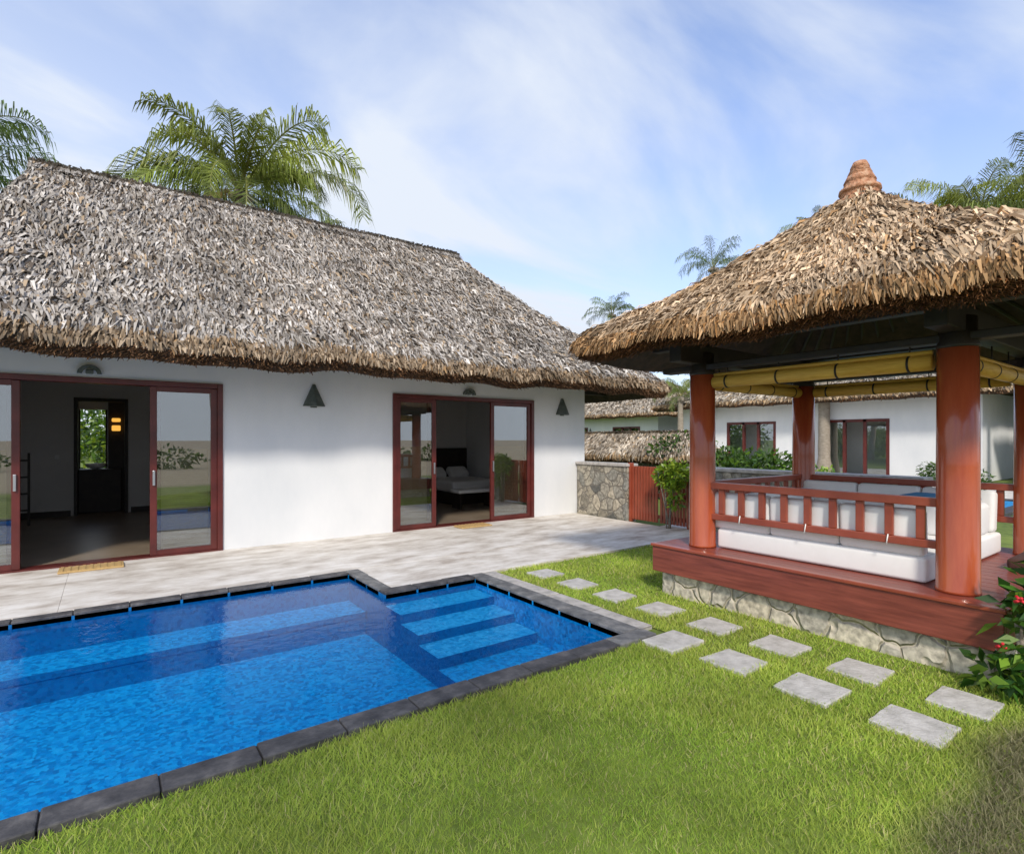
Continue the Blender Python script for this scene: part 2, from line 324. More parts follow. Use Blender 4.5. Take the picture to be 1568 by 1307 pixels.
box('corner_stone',3.40,3.80,2.62,2.92,-.04,.02,STEPST,pool,.01)
sheet('coping_bed',[(PX0,PX2+.2,2.95,3.099),(PX0,PX1,PY2+.001,PY2+.15),(PX1+.001,PX2,PY1+.001,PY1+.15),(PX2+.001,PX2+.35,3.10,5.5),(PX1+.001,PX1+.15,PY1+.15,PY2+.14)],.010,DARK,pool)

patio=empty('patio')
def slabs(x0,x1,y0,y1,sx,sy):
    nx=round((x1-x0)/sx); ny=round((y1-y0)/sy); dx=(x1-x0)/nx; dy=(y1-y0)/ny
    for i in range(nx):
        for j in range(ny):
            box('slab',x0+i*dx+.0015,x0+(i+1)*dx-.0015,y0+j*dy+.0015,y0+(j+1)*dy-.0015,-.05,.02+random.uniform(-.0015,.0015),PATIO,patio,.003)
slabs(-6,2.45,6.53,8.8,2.8,2.3); slabs(2.45,8.1,6.53,8.8,2.8,1.13); slabs(2.45,3.76,5.50,6.53,1.33,1.05); slabs(3.76,8.1,5.5,6.53,2.1,1.1)
slabs(8.1,12,5.5,6.53,1.3,1.1)
sheet('joint_bed',[(-6,8.1,6.53,8.8),(2.45,12,5.5,6.53)],.014,GREYST,patio)

# ---------------- villa ----------------
villa=empty('thatched_villa')
YW=8.8; T=.2; ZT=2.95; XL=-1.8
for x0,x1 in [(XL,-1.73),(1.33,3.92),(6.98,8.4)]: box('front_wall',x0,x1,YW,YW+T,0,ZT,WHITE,villa)
for x0,x1 in [(-1.73,1.33),(3.92,6.98)]: box('wall_over_door',x0,x1,YW,YW+T,2.38,ZT,WHITE,villa)
box('side_wall_right',8.2,8.4,YW+T,15.2,0,ZT,WHITE,villa); box('side_wall_left',XL,XL+.06,YW+T,15.2,0,ZT,WHITE,villa)
box('back_wall',XL,-.5,15.2,15.4,0,ZT,WHITE,villa); box('back_wall',0.0,8.4,15.2,15.4,0,ZT,WHITE,villa)
box('back_wall',-.5,0,15.2,15.4,0,.95,WHITE,villa); box('back_wall',-.5,0,15.2,15.4,2.25,ZT,WHITE,villa)
box('interior_floor',-1.74,8.2,YW+.02,15.2,-.03,.035,TILEF,villa); box('ceiling',-1.74,8.2,YW+T,15.2,2.8,2.9,INWALL,villa)
box('partition_wall',2.5,2.7,YW+T,15.2,.035,2.8,INWALL,villa)
box('inner_wall',-1.74,-.55,14.4,14.5,.035,2.8,INWALL,villa); box('inner_wall',.36,2.5,14.4,14.5,.035,2.8,INWALL,villa); box('inner_wall',-.55,.36,14.4,14.5,2.45,2.8,INWALL,villa)
for a,b_ in [(-1.74,-.6),(.41,2.5)]: box('baseboard',a,b_,14.37,14.398,.036,.15,DARK,villa)
for x in (-.55,.30): box('bath_door_frame',x,x+.06,14.36,14.52,.036,2.45,DARK,villa)
box('bath_door_frame',-.49,.30,14.36,14.52,2.38,2.449,DARK,villa)
box('bath_cabinet',-.49,.25,14.75,15.15,.04,.95,DARK,villa,.01); lathe('wash_basin',[(.05,0),(.16,.05),(.19,.12),(.17,.12)],(-.2,14.95,.951),FABW,villa,20)
box('bath_dark_wall',.02,1.2,15.1,15.18,.04,2.7,DARK,villa); box('bath_dark_wall',-1.6,-.5,15.1,15.18,.04,2.7,DARK,villa)
box('sconce',.08,.24,14.98,15.08,1.78,1.9,GLOW,villa,.02); box('sconce',.08,.24,14.98,15.08,1.98,2.06,GLOW,villa,.02)
for xx in (-.5,-.03): box('window_frame',xx,xx+.03,15.25,15.29,.95,2.25,DARK,villa)
box('light_switch',-.85,-.78,14.385,14.399,1.2,1.28,WHITE,villa)
for x in (-1.42,-1.16): box('towel_ladder_rail',x,x+.035,13.2,13.235,.04,1.35,DARK,villa)
for z in (.3,.6,.9,1.2): box('towel_ladder_rung',-1.385,-1.16,13.205,13.23,z,z+.03,DARK,villa)
box('bedroom_back_wall',2.7,8.2,13.4,13.5,.035,2.8,INWALL,villa); box('baseboard',2.7,8.2,13.37,13.398,.036,.15,DARK,villa)
box('bed_headboard',6.5,8.15,13.28,13.37,.04,1.35,DARK,villa,.02)
box('bed_base',6.6,8.1,11.4,13.27,.04,.32,DARK,villa,.02); box('bed_mattress',6.62,8.08,11.42,13.26,.322,.58,FABW,villa,.06)
for x in (6.7,7.4): box('bed_pillow',x,x+.6,12.85,13.22,.6,.8,FABW,villa,.08,(math.radians(35),0,0))
box('bench_seat_cushion',6.3,7.3,10.6,11.0,.38,.46,FABW,villa,.03)
for x in (6.34,7.2): box('bench_leg',x,x+.06,10.63,10.97,.04,.38,DARK,villa)
box('side_cabinet',7.3,8.1,9.6,10.6,.04,.8,DARK,villa,.01)
def door(x0,x1,px0,px1):
    yf=YW-.03
    box('door_frame_left',x0,x0+.07,yf,YW+.16,.04,2.38,FRAME,villa,.006); box('door_frame_right',x1-.07,x1,yf,YW+.16,.04,2.38,FRAME,villa,.006)
    box('door_frame_head',x0+.07,x1-.07,yf,YW+.16,2.31,2.379,FRAME,villa,.006)
    box('door_track',x0,x1,yf,YW+.19,.0,.04,FRAME,villa)
    for (a,b_,hx) in [(x0+.07,px0,1),(px1,x1-.07,-1)]:
        for lay,yy in ((0,YW+.0),(1,YW+.07)):
            if hx==1: a2=a; b2=b_-.05*lay
            else: b2=b_; a2=a+.05*lay
            w=.08
            box('sliding_door_stile',a2,a2+w,yy,yy+.05,.042,2.305,FRAME,villa,.006); box('sliding_door_stile',b2-w,b2,yy,yy+.05,.042,2.305,FRAME,villa,.006)
            box('sliding_door_rail',a2+w,b2-w,yy,yy+.048,2.24,2.305,FRAME,villa); box('sliding_door_rail',a2+w,b2-w,yy,yy+.048,.042,.11,FRAME,villa)
            if lay==0: box('door_glass',a2+w,b2-w,yy+.02,yy+.027,.11,2.24,GLASS,villa)
        hx_=b_-.05 if hx==1 else a+.04
        box('door_handle',hx_-.012,hx_+.018,YW-.03,YW-.005,.98,1.18,STEEL,villa,.005)
        for i in range(48):
            z=.12+i*.028
            if z<1.45: box('blind_slat',a+.09,b_-.09,YW+.15,YW+.156,z,z+.025,BLIND,villa)
door(-1.73,1.33,-.84,.46); door(3.92,6.98,4.76,5.94)
def walllamp(x):
    z0,z1=2.11,2.45; w=.165
    v=[(x-w,YW,z0),(x+w,YW,z0),(x+.02,YW,z1),(x-.02,YW,z1),(x-w,YW-.06,z0),(x+w,YW-.06,z0),(x,YW-.17,z0),(x+.02,YW-.03,z1),(x-.02,YW-.03,z1)]
    f=[(0,1,2,3),(4,6,8),(6,5,7),(6,7,8),(0,3,8,4),(1,5,7,2),(3,2,7,8),(0,4,6,5,1)]
    pydata('wall_lamp_shade',v,f,BRONZE,villa); box('wall_lamp_backplate',x-.05,x+.05,YW-.012,YW-.002,z0-.02,z0+.1,BRONZE,villa)
walllamp(2.6); walllamp(7.74)
for x in (-.18,5.44):
    pr=[(math.cos(a)*.125,math.sin(a)*.115) for a in np.linspace(0,math.pi,14)]; pi_=[(p*.62,q*.62) for p,q in pr]
    v=[];f=[]; n=14
    for y in (YW-.06,YW):
        v+=[(x+p,y,2.42+q) for p,q in pr]+[(x+p,y,2.42+q) for p,q in pi_]
    for i in range(n-1):
        f.append((i,i+1,n+i+1,n+i)); f.append((i,2*n+i,2*n+i+1,i+1)); f.append((n+i,n+i+1,3*n+i+1,3*n+i))
    pydata('arched_vent_light',v,f,BRONZE,villa); box('vent_lamp',x-.04,x+.04,YW-.05,YW-.002,2.42,2.475,BRONZE,villa,.01)
ez=2.83; rz=6.15; rY=12.0
Es=[A(-2.05,7.62,ez),A(9.78,7.62,ez),A(9.78,16.5,ez),A(-2.05,16.5,ez)]
Rs=[A(-.95,rY,rz-.05),A(7.05,rY,rz),A(7.05,rY,rz),A(-.95,rY,rz-.05)]
roof(villa,Es,Rs,.24,.3,1050,.25,.034,0,1,lowd=(2,3))
box('wall_plate',-1.7,8.35,YW+.01,YW+.19,2.952,3.1,DARK,villa)
for y in np.linspace(9.2,15,8): box('rafter_tail',8.401,9.5,y,y+.08,2.62,2.72,DARK,villa)
for x,y in ((-.15,8.5),(5.35,8.52)):
    e=empty('doormat')
    box('mat_body',x-.32,x+.32,y-.17,y+.14,.0215,.045,MAT,e,.008)
    for i in range(9): box('mat_rib',x-.3+i*.07,x-.27+i*.07,y-.15,y+.12,.0455,.052,MAT,e)

sw=empty('stone_wall')
box('wall_body',8.15,8.42,7.35,8.78,-.03,1.06,STONEW,sw,.02); box('wall_cap',8.12,8.45,7.33,8.79,1.062,1.12,GREYST,sw,.012)
box('wall_body',8.15,8.42,2.5,5.95,-.03,1.06,STONEW,sw,.02); box('wall_cap',8.12,8.45,2.5,5.97,1.062,1.12,GREYST,sw,.012)
gate=empty('wooden_gate')
for y0,y1 in ((6.68,7.32),(6.0,6.64)):
    for z in (.12,.52,.95): box('rail',8.27,8.30,y0,y1,z,z+.07,WOOD,gate)
    n=9
    for i in range(n):
        yy=y0+(y1-y0)*i/n; box('slat',8.235,8.265,yy+.01,yy+(y1-y0)/n-.012,.05,1.08,WOOD,gate,.004)
for y in (5.97,7.32): box('post',8.2,8.3,y-.01,y+.05,0,1.14,WOOD,gate,.006)

# ---------------- pavilion ----------------
pav=empty('thatched_pavilion')
X0,X1,Y0,Y1=4.95,7.05,1.32,3.44
box('stone_base',4.72,7.3,1.06,3.78,-.05,.23,STONEB,pav,.03)
box('platform_fascia',4.65,4.70,1.0,3.84,.22,.475,DECKW,pav,.006)
box('platform_fascia',4.70,7.36,1.0,1.05,.22,.475,DECKW,pav,.006); box('platform_fascia',4.70,7.36,3.79,3.84,.22,.475,DECKW,pav,.006)
box('platform_fascia',7.31,7.36,1.05,3.79,.22,.475,DECKW,pav,.006)
box('fascia_lip',4.635,4.70,.985,3.855,.477,.505,WOOD,pav,.006)
for i in range(18):
    x=4.70+i*.148; box('deck_board',x+.002,x+.146,.985,3.855,.477,.50,DECKW,pav,.003)
def col(x,y):
    lathe('column',[(.134,.0),(.136,.02),(.130,.03),(.127,.9),(.123,1.75)],(x,y,.502),COLM,pav,48)
    lathe('column_capital',[(.126,0),(.128,.02),(.115,.05),(.11,.22)],(x,y,2.253),DARK,pav,32)
for x in (X0,X1):
    for y in (Y0,Y1): col(x,y)
for y in (Y0,Y1): box('beam_x',X0-.45,X1+.45,y-.07,y+.07,2.36,2.55,DARK,pav,.008)
for x in (X0,X1): box('beam_y',x-.07,x+.07,Y0-.45,Y1+.45,2.30,2.358,DARK,pav,.008); box('beam_y_upper',x-.06,x+.06,Y0-.6,Y1+.6,2.552,2.62,DARK,pav,.006)
cx,cy=6.0,2.38; hw=2.0; pz=2.62; az=3.98
Es=[A(cx-hw,cy-hw,pz),A(cx+hw,cy-hw,pz),A(cx+hw,cy+hw,pz),A(cx-hw,cy+hw,pz)]
Rs=[A(cx-.06,cy-.06,az),A(cx+.06,cy-.06,az),A(cx+.06,cy+.06,az),A(cx-.06,cy+.06,az)]
roof(pav,Es,Rs,.2,.22,3000,.24,.019,.85,3,upturn=.05,inset=.1,wt=.028,lowd=(1,2))
for k in range(4):
    E0,E1=Es[k],Es[(k+1)%4]
    for q in np.linspace(.06,.94,15):
        p=E0*(1-q)+E1*q; c=A(cx,cy,az-.28)
        p0=Vector(p+(c-p)*.05+A(0,0,-.2)); p1=Vector(p+(c-p)*.93)
        tube('rafter',p0,p1,.022,DARK,pav,6)
lathe('roof_finial',[(.22,0),(.21,.05),(.17,.055),(.165,.13),(.185,.135),(.18,.165),(.15,.17),(.135,.23),(.142,.235),(.115,.29),(.10,.30),(.108,.31),(.08,.37),(.085,.375),(.06,.43),(.0,.44)],(cx,cy,3.90),TERRA,pav,28)
def rail(ax,c,a,b_,nb=9):
    def bb(nm,u0,u1,w,z0,z1,mat=WOOD):
        if ax=='y': box(nm,c-w,c+w,u0,u1,z0,z1,mat,pav,.006)
        else: box(nm,u0,u1,c-w,c+w,z0,z1,mat,pav,.006)
    bb('top_rail',a,b_,.04,1.10,1.165); bb('bottom_rail',a,b_,.03,.79,.85)
    for i in range(nb):
        u=a+(b_-a)*(i+.5)/nb; bb('baluster',u-.03,u+.03,.018,.851,1.099)
rail('y',X0,Y0+.12,Y1-.12); rail('y',X1,Y0+.12,Y1-.12); rail('x',Y1,X0+.12,X1-.12)
def cushion(nm,x0,x1,y0,y1,z0,z1,mat=FABW,r=.05,rot=None):
    o=box(nm,x0,x1,y0,y1,z0,z1,mat,pav,0,rot); bev(o,r,5)
    o.data.polygons.foreach_set('use_smooth',[True]*6); return o
cushion('mattress',4.99,6.98,Y0+.2,Y1-.14,.505,.70,r=.03)
for i in range(3):
    y=Y0+.22+i*.61
    cushion('back_cushion',4.99,5.11,y+.002,y+.606,.70,1.06,rot=(0,math.radians(-3),0),r=.035)
    cushion('back_cushion',6.84,6.98,y+.005,y+.60,.70,1.10,rot=(0,math.radians(6),0),r=.04)
for i in range(2): cushion('back_cushion',5.3+i*.75,6.0+i*.75,3.16,3.28,.70,1.03,rot=(math.radians(6),0,0))
cushion('side_cushion',6.2,6.75,1.55,2.2,.70,1.0); cushion('blue_cushion',6.22,6.7,1.6,2.14,1.0,1.06,FABL,.028)
cushion('step_cushion',6.1,7.2,1.08,1.3,.505,.60,FABB,.03)
for y in (1.75,2.38,3.0):
    tube('cushion_tie',(X0-.035,y,.86),(X0-.04,y+.01,.78),.005,FABW,pav,6)
def blind(p0,p1):
    tube('rolled_blind',p0,p1,.06,BAMB,pav,24)
    p0=Vector(p0);p1=Vector(p1)
    tube('blind_rod',p0+Vector((0,0,.075)),p1+Vector((0,0,.075)),.018,BAMB,pav,8)
    for q in (.08,.36,.64,.92):
        p=p0.lerp(p1,q); d=(p1-p0).normalized()*.008
        tube('blind_strap',p-d,p+d,.064,DARK,pav,20); tube('blind_cord',p,p+Vector((0,0,.2)),.006,DARK,pav,6)
blind((X0,Y0+.15,2.17),(X0,Y1-.14,2.17)); blind((X1,Y0+.15,2.17),(X1,Y1-.14,2.17)); blind((X0+.15,Y1,2.17),(X1-.15,Y1,2.17)); blind((X0+.2,Y0,2.15),(X1-.15,Y0,2.15))

def stone(x,y,r):
    # hand-cut slab: slightly irregular outline, bevelled
    rr=random.Random(int(x*1000+y*77)); pts=[]
    for (sx_,sy_) in ((-1,-1),(1,-1),(1,1),(-1,1)):
        pts.append((x+sx_*r+rr.uniform(-.014,.014),y+sy_*r+rr.uniform(-.014,.014)))
    o2=[]
    for i in range(4):
        a,b_=pts[i],pts[(i+1)%4]
        for q in (0,.25,.5,.75):
            e=0 if q==0 else rr.uniform(-.006,.006)
            o2.append((a[0]+(b_[0]-a[0])*q+e,a[1]+(b_[1]-a[1])*q+e))
    n=len(o2); v=[(p[0],p[1],-.04) for p in o2]+[(p[0],p[1],.012) for p in o2]
    f=[tuple(range(n-1,-1,-1)),tuple(range(n,2*n))]+[(i,(i+1)%n,n+(i+1)%n,n+i) for i in range(n)]
    bev(pydata('stepping_stone',v,f,STEPST),.006)
for i in range(8): stone(4.2,5.08-.57*i,.162)
for i in range(3): stone(3.64,2.27-.55*i,.168)

# ---------------- lawn ----------------
sheet('lawn',[(-8,12,-4,2.93),(3.77,4.6,2.93,5.49),(4.6,8.1,3.85,5.49)],-.012,LAWN)
n=760000
d=rng.uniform(1.2,10,n)
th=rng.uniform(math.radians(-30),math.radians(112),n)
gx=d*np.cos(th); gy=d*np.sin(th)
keepd=rng.uniform(0,1,n)<np.clip(d/3.2,0,1)*np.where(d>4.5,.6,1); gx,gy,d=gx[keepd],gy[keepd],d[keepd]
ok=((gy<2.925)|((gx>3.765)&(gy<5.49)))&~((gx>4.70)&(gx<7.4)&(gy>1.02)&(gy<3.83))&(gx<8.1)
ok&=~((np.abs(gx-3.6)<.19)&(gy>2.62)&(gy<2.93))
def instone(sx,sy,r=.152): return (np.abs(gx-sx)<r)&(np.abs(gy-sy)<r)
for i in range(8): ok&=~instone(4.2,5.08-.57*i)
for i in range(3): ok&=~instone(3.64,2.27-.55*i)
gx,gy,d=gx[ok],gy[ok],d[ok]; n=len(gx)
pn=np.sin(gx*2.1+1.3*np.sin(gy*1.7))+np.sin(gy*2.9+1.1*np.sin(gx*2.3+1))+.6*np.sin(gx*6.1+gy*4.7)
dry=np.clip((1.0-gy+.12*pn*.5-.1)/.2,0,1)*np.clip((gx-2.1)/.5,0,1)
h=rng.uniform(.016,.036,n)*(1+.14*pn)*(1+.3*dry); wd=np.clip(.004*d/2.5,.0035,.011)*rng.uniform(.7,1.3,n)
az_=rng.uniform(0,2*math.pi,n); le=rng.uniform(.2,1.3,n)
sdv=np.stack([np.cos(az_),np.sin(az_),np.zeros(n)],1); a2=rng.uniform(0,2*math.pi,n)
ln=np.stack([np.cos(a2)*le,np.sin(a2)*le,np.ones(n)],1)*h[:,None]
b0=np.stack([gx,gy,np.full(n,-.012)],1); w=wd[:,None]
V=np.stack([b0-sdv*w*.5,b0+sdv*w*.5,b0+ln+sdv*w*.12,b0+ln-sdv*w*.12],1)
c1=np.array([.30,.46,.055]); c2=np.array([.58,.64,.13]); q=np.clip(rng.normal(.42+.14*pn,.28,n),0,1)[:,None]
c=c1*(1-q)+c2*q; yel=(rng.uniform(0,1,n)<.08)[:,None]; c=np.where(yel,np.array([.62,.56,.26]),c)
cd=np.array([.26,.22,.155])*rng.uniform(.4,1.3,(n,1)); c=c*(1-dry[:,None]*.85)+cd*dry[:,None]*.85
quads('lawn_grass',V,c,GRASS)

# ---------------- plants ----------------
def palm(x,y,ztop,fl,seed,nf=24,lean=(0,0),tr=.16,droop=1.0,yellow=.5,name='palm_tree',sub=3,elmax=84):
    r=np.random.default_rng(seed); P=empty(name)
    m_=24; k=12; v=[];f=[]
    for j in range(m_+1):
        t=j/m_; px=x+lean[0]*(1-t)**2; py=y+lean[1]*(1-t)**2; rad=tr*(1.25-.5*t)*(1+.05*(j%2))+(.12*max(0,1-t*12))
        for i in range(k):
            a=2*math.pi*i/k; v.append((px+rad*math.cos(a),py+rad*math.sin(a),-.1+t*(ztop+.1)))
    for j in range(m_):
        for i in range(k): f.append((j*k+i,j*k+(i+1)%k,(j+1)*k+(i+1)%k,(j+1)*k+i))
    pydata('trunk',v,f,BARK,P,True)
    QV=[];QC=[]
    for i in range(nf):
        az=2*math.pi*i*.381966+r.uniform(-.35,.35); age=i/nf
        el=math.radians(elmax-(elmax+16)*age**1.1+r.uniform(-12,12)); L=fl*r.uniform(.72,1.1)*(.8+.2*min(1,age*4))
        hd=np.array([math.cos(az),math.sin(az),0]); ms_=22; p=np.array([x,y,ztop])+hd*.1; st=L/ms_
        yl=yellow*(1.15-.8*age)
        col=np.array([.07,.12,.028])*(1-yl*.6)+np.array([.34,.36,.05])*yl*.6
        col=col*r.uniform(.7,1.3)
        if age>.92: col=np.array([.26,.19,.08])
        pts=[];drs=[]; dp=droop*r.uniform(.8,1.6); bend=r.uniform(-.35,.35)
        for j in range(ms_):
            t=j/ms_; e=el-dp*(1.4*t**1.8); h2=hd*math.cos(bend*t)+np.array([-hd[1],hd[0],0])*math.sin(bend*t)
            dr=h2*math.cos(e)+np.array([0,0,1])*math.sin(e); pts.append(p.copy()); drs.append(dr); p=p+dr*st
        sd=np.array([-hd[1],hd[0],0]); tw=r.uniform(-1.1,1.1)
        for j in range(ms_):
            t=j/ms_; dr=drs[j]; up=np.cross(sd,dr); up/=np.linalg.norm(up)
            s2=sd*math.cos(tw*t)+up*math.sin(tw*t)
            wr=.03*fl/3.5*(1-t)+.006
            nx=p if j==ms_-1 else pts[j+1]
            QV.append([pts[j]-s2*wr,pts[j]+s2*wr,nx+s2*wr*.9,nx-s2*wr*.9]); QC.append(np.array([.28,.27,.08]))
            if t<.12: continue
            for sg in (-1,1):
                for su in range(sub):
                    if r.uniform()<.06: continue
                    b0=pts[j]+dr*st*(su/sub+r.uniform(-.12,.12)); ll=L*.29*(math.sin(math.pi*min(1,(t+.12)*.84))**.5)*r.uniform(.6,1.15)
                    d0=s2*sg*r.uniform(.5,.85)+dr*r.uniform(.5,.95)+up*r.uniform(-.3,.15); d0/=np.linalg.norm(d0)
                    mid=b0+d0*ll*.45; d1=d0*.55+np.array([0,0,-1])*r.uniform(.5,1.7); d1/=np.linalg.norm(d1); tip=mid+d1*ll*.55
                    wv=dr*(.018*fl/3.2)
                    cc=col*r.uniform(.6,1.45)
                    QV.append([b0-wv*.6,b0+wv*.6,mid+wv,mid-wv]); QC.append(cc)
                    QV.append([mid-wv,mid+wv,tip+wv*.1,tip-wv*.1]); QC.append(cc*1.1)
    quads('fronds',np.array(QV),np.array(QC),PALML,P)
    for i in range(6):
        a=i*1.05; lathe('coconut',[(.01,-.12),(.08,-.09),(.11,0),(.08,.09),(.01,.12)],(x+.25*math.cos(a),y+.25*math.sin(a),ztop-.18),BARK,P,10)
    return P
x,y=W_(368,.0195); palm(x,y,9.0,4.0,51,34,(.6,.3),yellow=.95,sub=4,elmax=66,droop=1.15)
x,y=W_(465,.024); palm(x,y,8.6,2.9,12,26,yellow=.5,elmax=60)
x,y=W_(-105,.0135); palm(x,y,7.4,2.6,13,24,yellow=.1,elmax=55)
x,y=W_(-85,.019); palm(x,y,7.7,2.2,22,20,yellow=.1,elmax=60)
x,y=W_(1500,.027); palm(x,y,10.6,3.7,14,32,yellow=.95,sub=4,elmax=58)
x,y=W_(1600,.022); palm(x,y,9.2,3.6,15,26,yellow=.7,elmax=60)
x,y=W_(1415,.03); palm(x,y,11.2,2.9,16,22,yellow=.8,elmax=60)
x,y=W_(1262,.029); palm(x,y,10.7,2.0,17,18,tr=.2,elmax=60)
x,y=W_(1092,.043); palm(x,y,12.9,2.7,18,20,yellow=.2,sub=2,elmax=75)
x,y=W_(937,.05); palm(x,y,11.2,2.6,19,22,yellow=.2,sub=2,elmax=75)
x,y=W_(1042,.035); palm(x,y,3.9,2.0,20,20,yellow=.6)
for i,(px,py) in enumerate([(-5,-6),(3.5,-9),(9,-7),(13,-12)]): palm(px,py,8.5,3.4,40+i,18,(.5,.2),sub=2)

def leafmass(name,blobs,n,ls,cols,seed,parent=None):
    r=np.random.default_rng(seed); V=[];C=[]
    tot=sum(b[3]*b[4]*b[5] for b in blobs)
    for (x,y,z,rx,ry,rz_) in blobs:
        k=max(20,int(n*rx*ry*rz_/tot)); u=r.normal(0,1,(k,3)); u/=np.linalg.norm(u,axis=1)[:,None]
        rad=r.uniform(.35,1.0,(k,1))**.6*(1+.22*np.sin(u[:,0:1]*5+u[:,2:3]*4+seed)); p=np.array([x,y,z])+u*rad*np.array([rx,ry,rz_])
        p[:,2]=np.maximum(p[:,2],.02)
        d=u+r.normal(0,.7,(k,3)); d/=np.linalg.norm(d,axis=1)[:,None]
        s=np.cross(d,r.normal(0,1,(k,3))); s/=np.linalg.norm(s,axis=1)[:,None]
        l=(ls*r.uniform(.6,1.3,k))[:,None]; w=l*.22
        nn=np.cross(d,s); tip=p+d*l-np.array([0,0,1])*l*.15
        V.append(np.stack([p,p+d*l*.45+s*w+nn*l*.04,tip,p+d*l*.45-s*w+nn*l*.04],1))
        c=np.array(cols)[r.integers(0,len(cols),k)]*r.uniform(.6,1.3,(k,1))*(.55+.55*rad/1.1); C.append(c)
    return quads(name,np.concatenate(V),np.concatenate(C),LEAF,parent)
GR=[(.05,.11,.015),(.09,.17,.02),(.04,.09,.015)]; YG=[(.20,.32,.02),(.30,.40,.03),(.13,.24,.02)]
def shrub(name,blobs,n,ls,cols,seed):
    P=empty(name); leafmass('leaves',blobs,n,ls,cols,seed,P)
    b=blobs[0]; r=random.Random(seed)
    for i in range(7):
        tube('stem',(b[0]+r.uniform(-.05,.05),b[1]+r.uniform(-.05,.05),-.02),(b[0]+r.uniform(-.7,.7)*b[3],b[1]+r.uniform(-.7,.7)*b[4],b[2]+.4*b[5]),.012,BARK,P,6)
    return P
shrub('shrub',[(8.02,6.28,.95,.2,.24,.22),(8.0,6.05,1.0,.2,.2,.2),(8.02,6.12,.6,.12,.12,.25)],1300,.09,YG,3)
x,y=W_(1140,.0135); shrub('shrub',[(x,y,.85,.8,.9,.46),(x-.2,y-.6,.95,.5,.6,.4),(x,y,.4,.7,.8,.5),(x+.3,y+.8,1.05,.5,.5,.4)],5000,.13,GR+YG[2:],4)
x,y=W_(1035,.0175); shrub('shrub',[(x,y,1.2,.6,.8,.5),(x,y,.5,.6,.8,.5)],2500,.14,GR,5)
fs=shrub('flowering_shrub',[(4.62,.86,.35,.16,.16,.32),(4.75,.78,.6,.17,.18,.22),(4.66,.80,.12,.2,.2,.14),(4.9,.72,.75,.14,.16,.16),(4.5,.98,.12,.14,.14,.12)],800,.11,[(.03,.10,.012),(.06,.16,.02),(.16,.28,.03)],6)
RED=noisy('red_petal',(.55,.01,.02),(.75,.03,.05),20,.5,0)
for i,(px,py,pz_) in enumerate([(4.48,.89,.62),(4.50,.82,.5),(4.45,.97,.33),(4.5,.75,.74)]):
    for k in range(7):
        a=k*.9; tube('petal',(px,py,pz_),(px+.028*math.cos(a),py+.028*math.sin(a),pz_+.02*math.sin(k*2)),.009,RED,fs,6)
for i in range(20):
    x,y=W_(random.uniform(1060,1600),random.uniform(.017,.024))
    if i%2: shrub('shrub',[(x,y,.4,.5,.5,.4),(x+.4,y,.3,.35,.35,.3)],900,.12,[GR,YG][i%4==1],30+i)
bl=[]; r=random.Random(5)
for i in range(70):
    ang=math.radians(r.uniform(-25,125)); dd=r.uniform(48,70); hh=r.uniform(2.5,5.5)
    bl.append((dd*math.cos(ang),dd*math.sin(ang),hh*.6,r.uniform(2.5,4.5),r.uniform(2.5,4.5),hh*.6))
leafmass('distant_trees',bl,22000,.7,GR+YG[:1],8)
bl=[(-6+i*1.1,20+.5*math.sin(i),1.3,1,.8,1.3) for i in range(12)]
leafmass('hedge',bl,9000,.2,YG+YG+GR,9)
bl=[(-14+i*4.2,-19+math.sin(i*2)*1.5,.5,1.6,1.2,.6) for i in range(9)]
leafmass('beach_scrub',bl,3000,.3,GR,10)

# ---------------- neighbour buildings ----------------
def nvilla(wx,y0,y1,doors,depth=7,name='thatched_villa',h=3.35):
    P=empty(name)
    cuts=sorted(doors); cur=y0
    for (a,b_) in cuts:
        box('front_wall',wx,wx+.2,cur,a,0,h,WHITE,P); box('wall_over_door',wx,wx+.2,a,b_,2.45,h,WHITE,P); cur=b_
        box('room_wall',wx+1.5,wx+1.6,a-1,b_+1,0,3,INWALL,P); box('room_ceiling',wx+.2,wx+1.5,a-1,b_+1,2.9,3,INWALL,P)
        for yy in (a,b_-.12,a+(b_-a)*.32,a+(b_-a)*.62): box('door_stile',wx-.02,wx+.1,yy,yy+.12,.02,2.45,FRAME,P)
        box('door_head',wx-.02,wx+.1,a+.12,b_-.12,2.33,2.45,FRAME,P)
        box('door_glass',wx+.04,wx+.05,a+.12,a+(b_-a)*.32,.05,2.33,GLASS,P); box('door_glass',wx+.04,wx+.05,a+(b_-a)*.66,b_-.12,.05,2.33,GLASS,P)
    box('front_wall',wx,wx+.2,cur,y1,0,h,WHITE,P)
    box('side_wall',wx+.2,wx+depth,y0,y0+.2,0,h,WHITE,P); box('side_wall',wx+.2,wx+depth,y1-.2,y1,0,h,WHITE,P)
    box('back_wall',wx+depth,wx+depth+.2,y0,y1,0,h,WHITE,P)
    e=h+.15; Es=[A(wx-1.0,y0-1.2,e),A(wx+depth+1.2,y0-1.2,e),A(wx+depth+1.2,y1+1.2,e),A(wx-1.0,y1+1.2,e)]
    mx_=wx+depth/2; Rs=[A(mx_,y0+1.6,5.6),A(mx_,y0+1.6,5.6),A(mx_,y1-1.6,5.6),A(mx_,y1-1.6,5.6)]
    roof(P,Es,Rs,.2,.3,130,.36,.07,.2,5,wt=.05,lowd=(1,2))
    for yy in ((y0+y1)/2,): pydata('wall_lamp_shade',[(wx-.01,yy-.16,2.1),(wx-.01,yy+.16,2.1),(wx-.01,yy,2.45),(wx-.15,yy,2.1)],[(0,1,2),(0,3,2),(1,2,3),(0,1,3)],BRONZE,P)
    return P
nvilla(26,6.2,19.5,[(9.2,11.9),(14.0,16.6)])
nvilla(27,-7,3.2,[(-2,.8)])
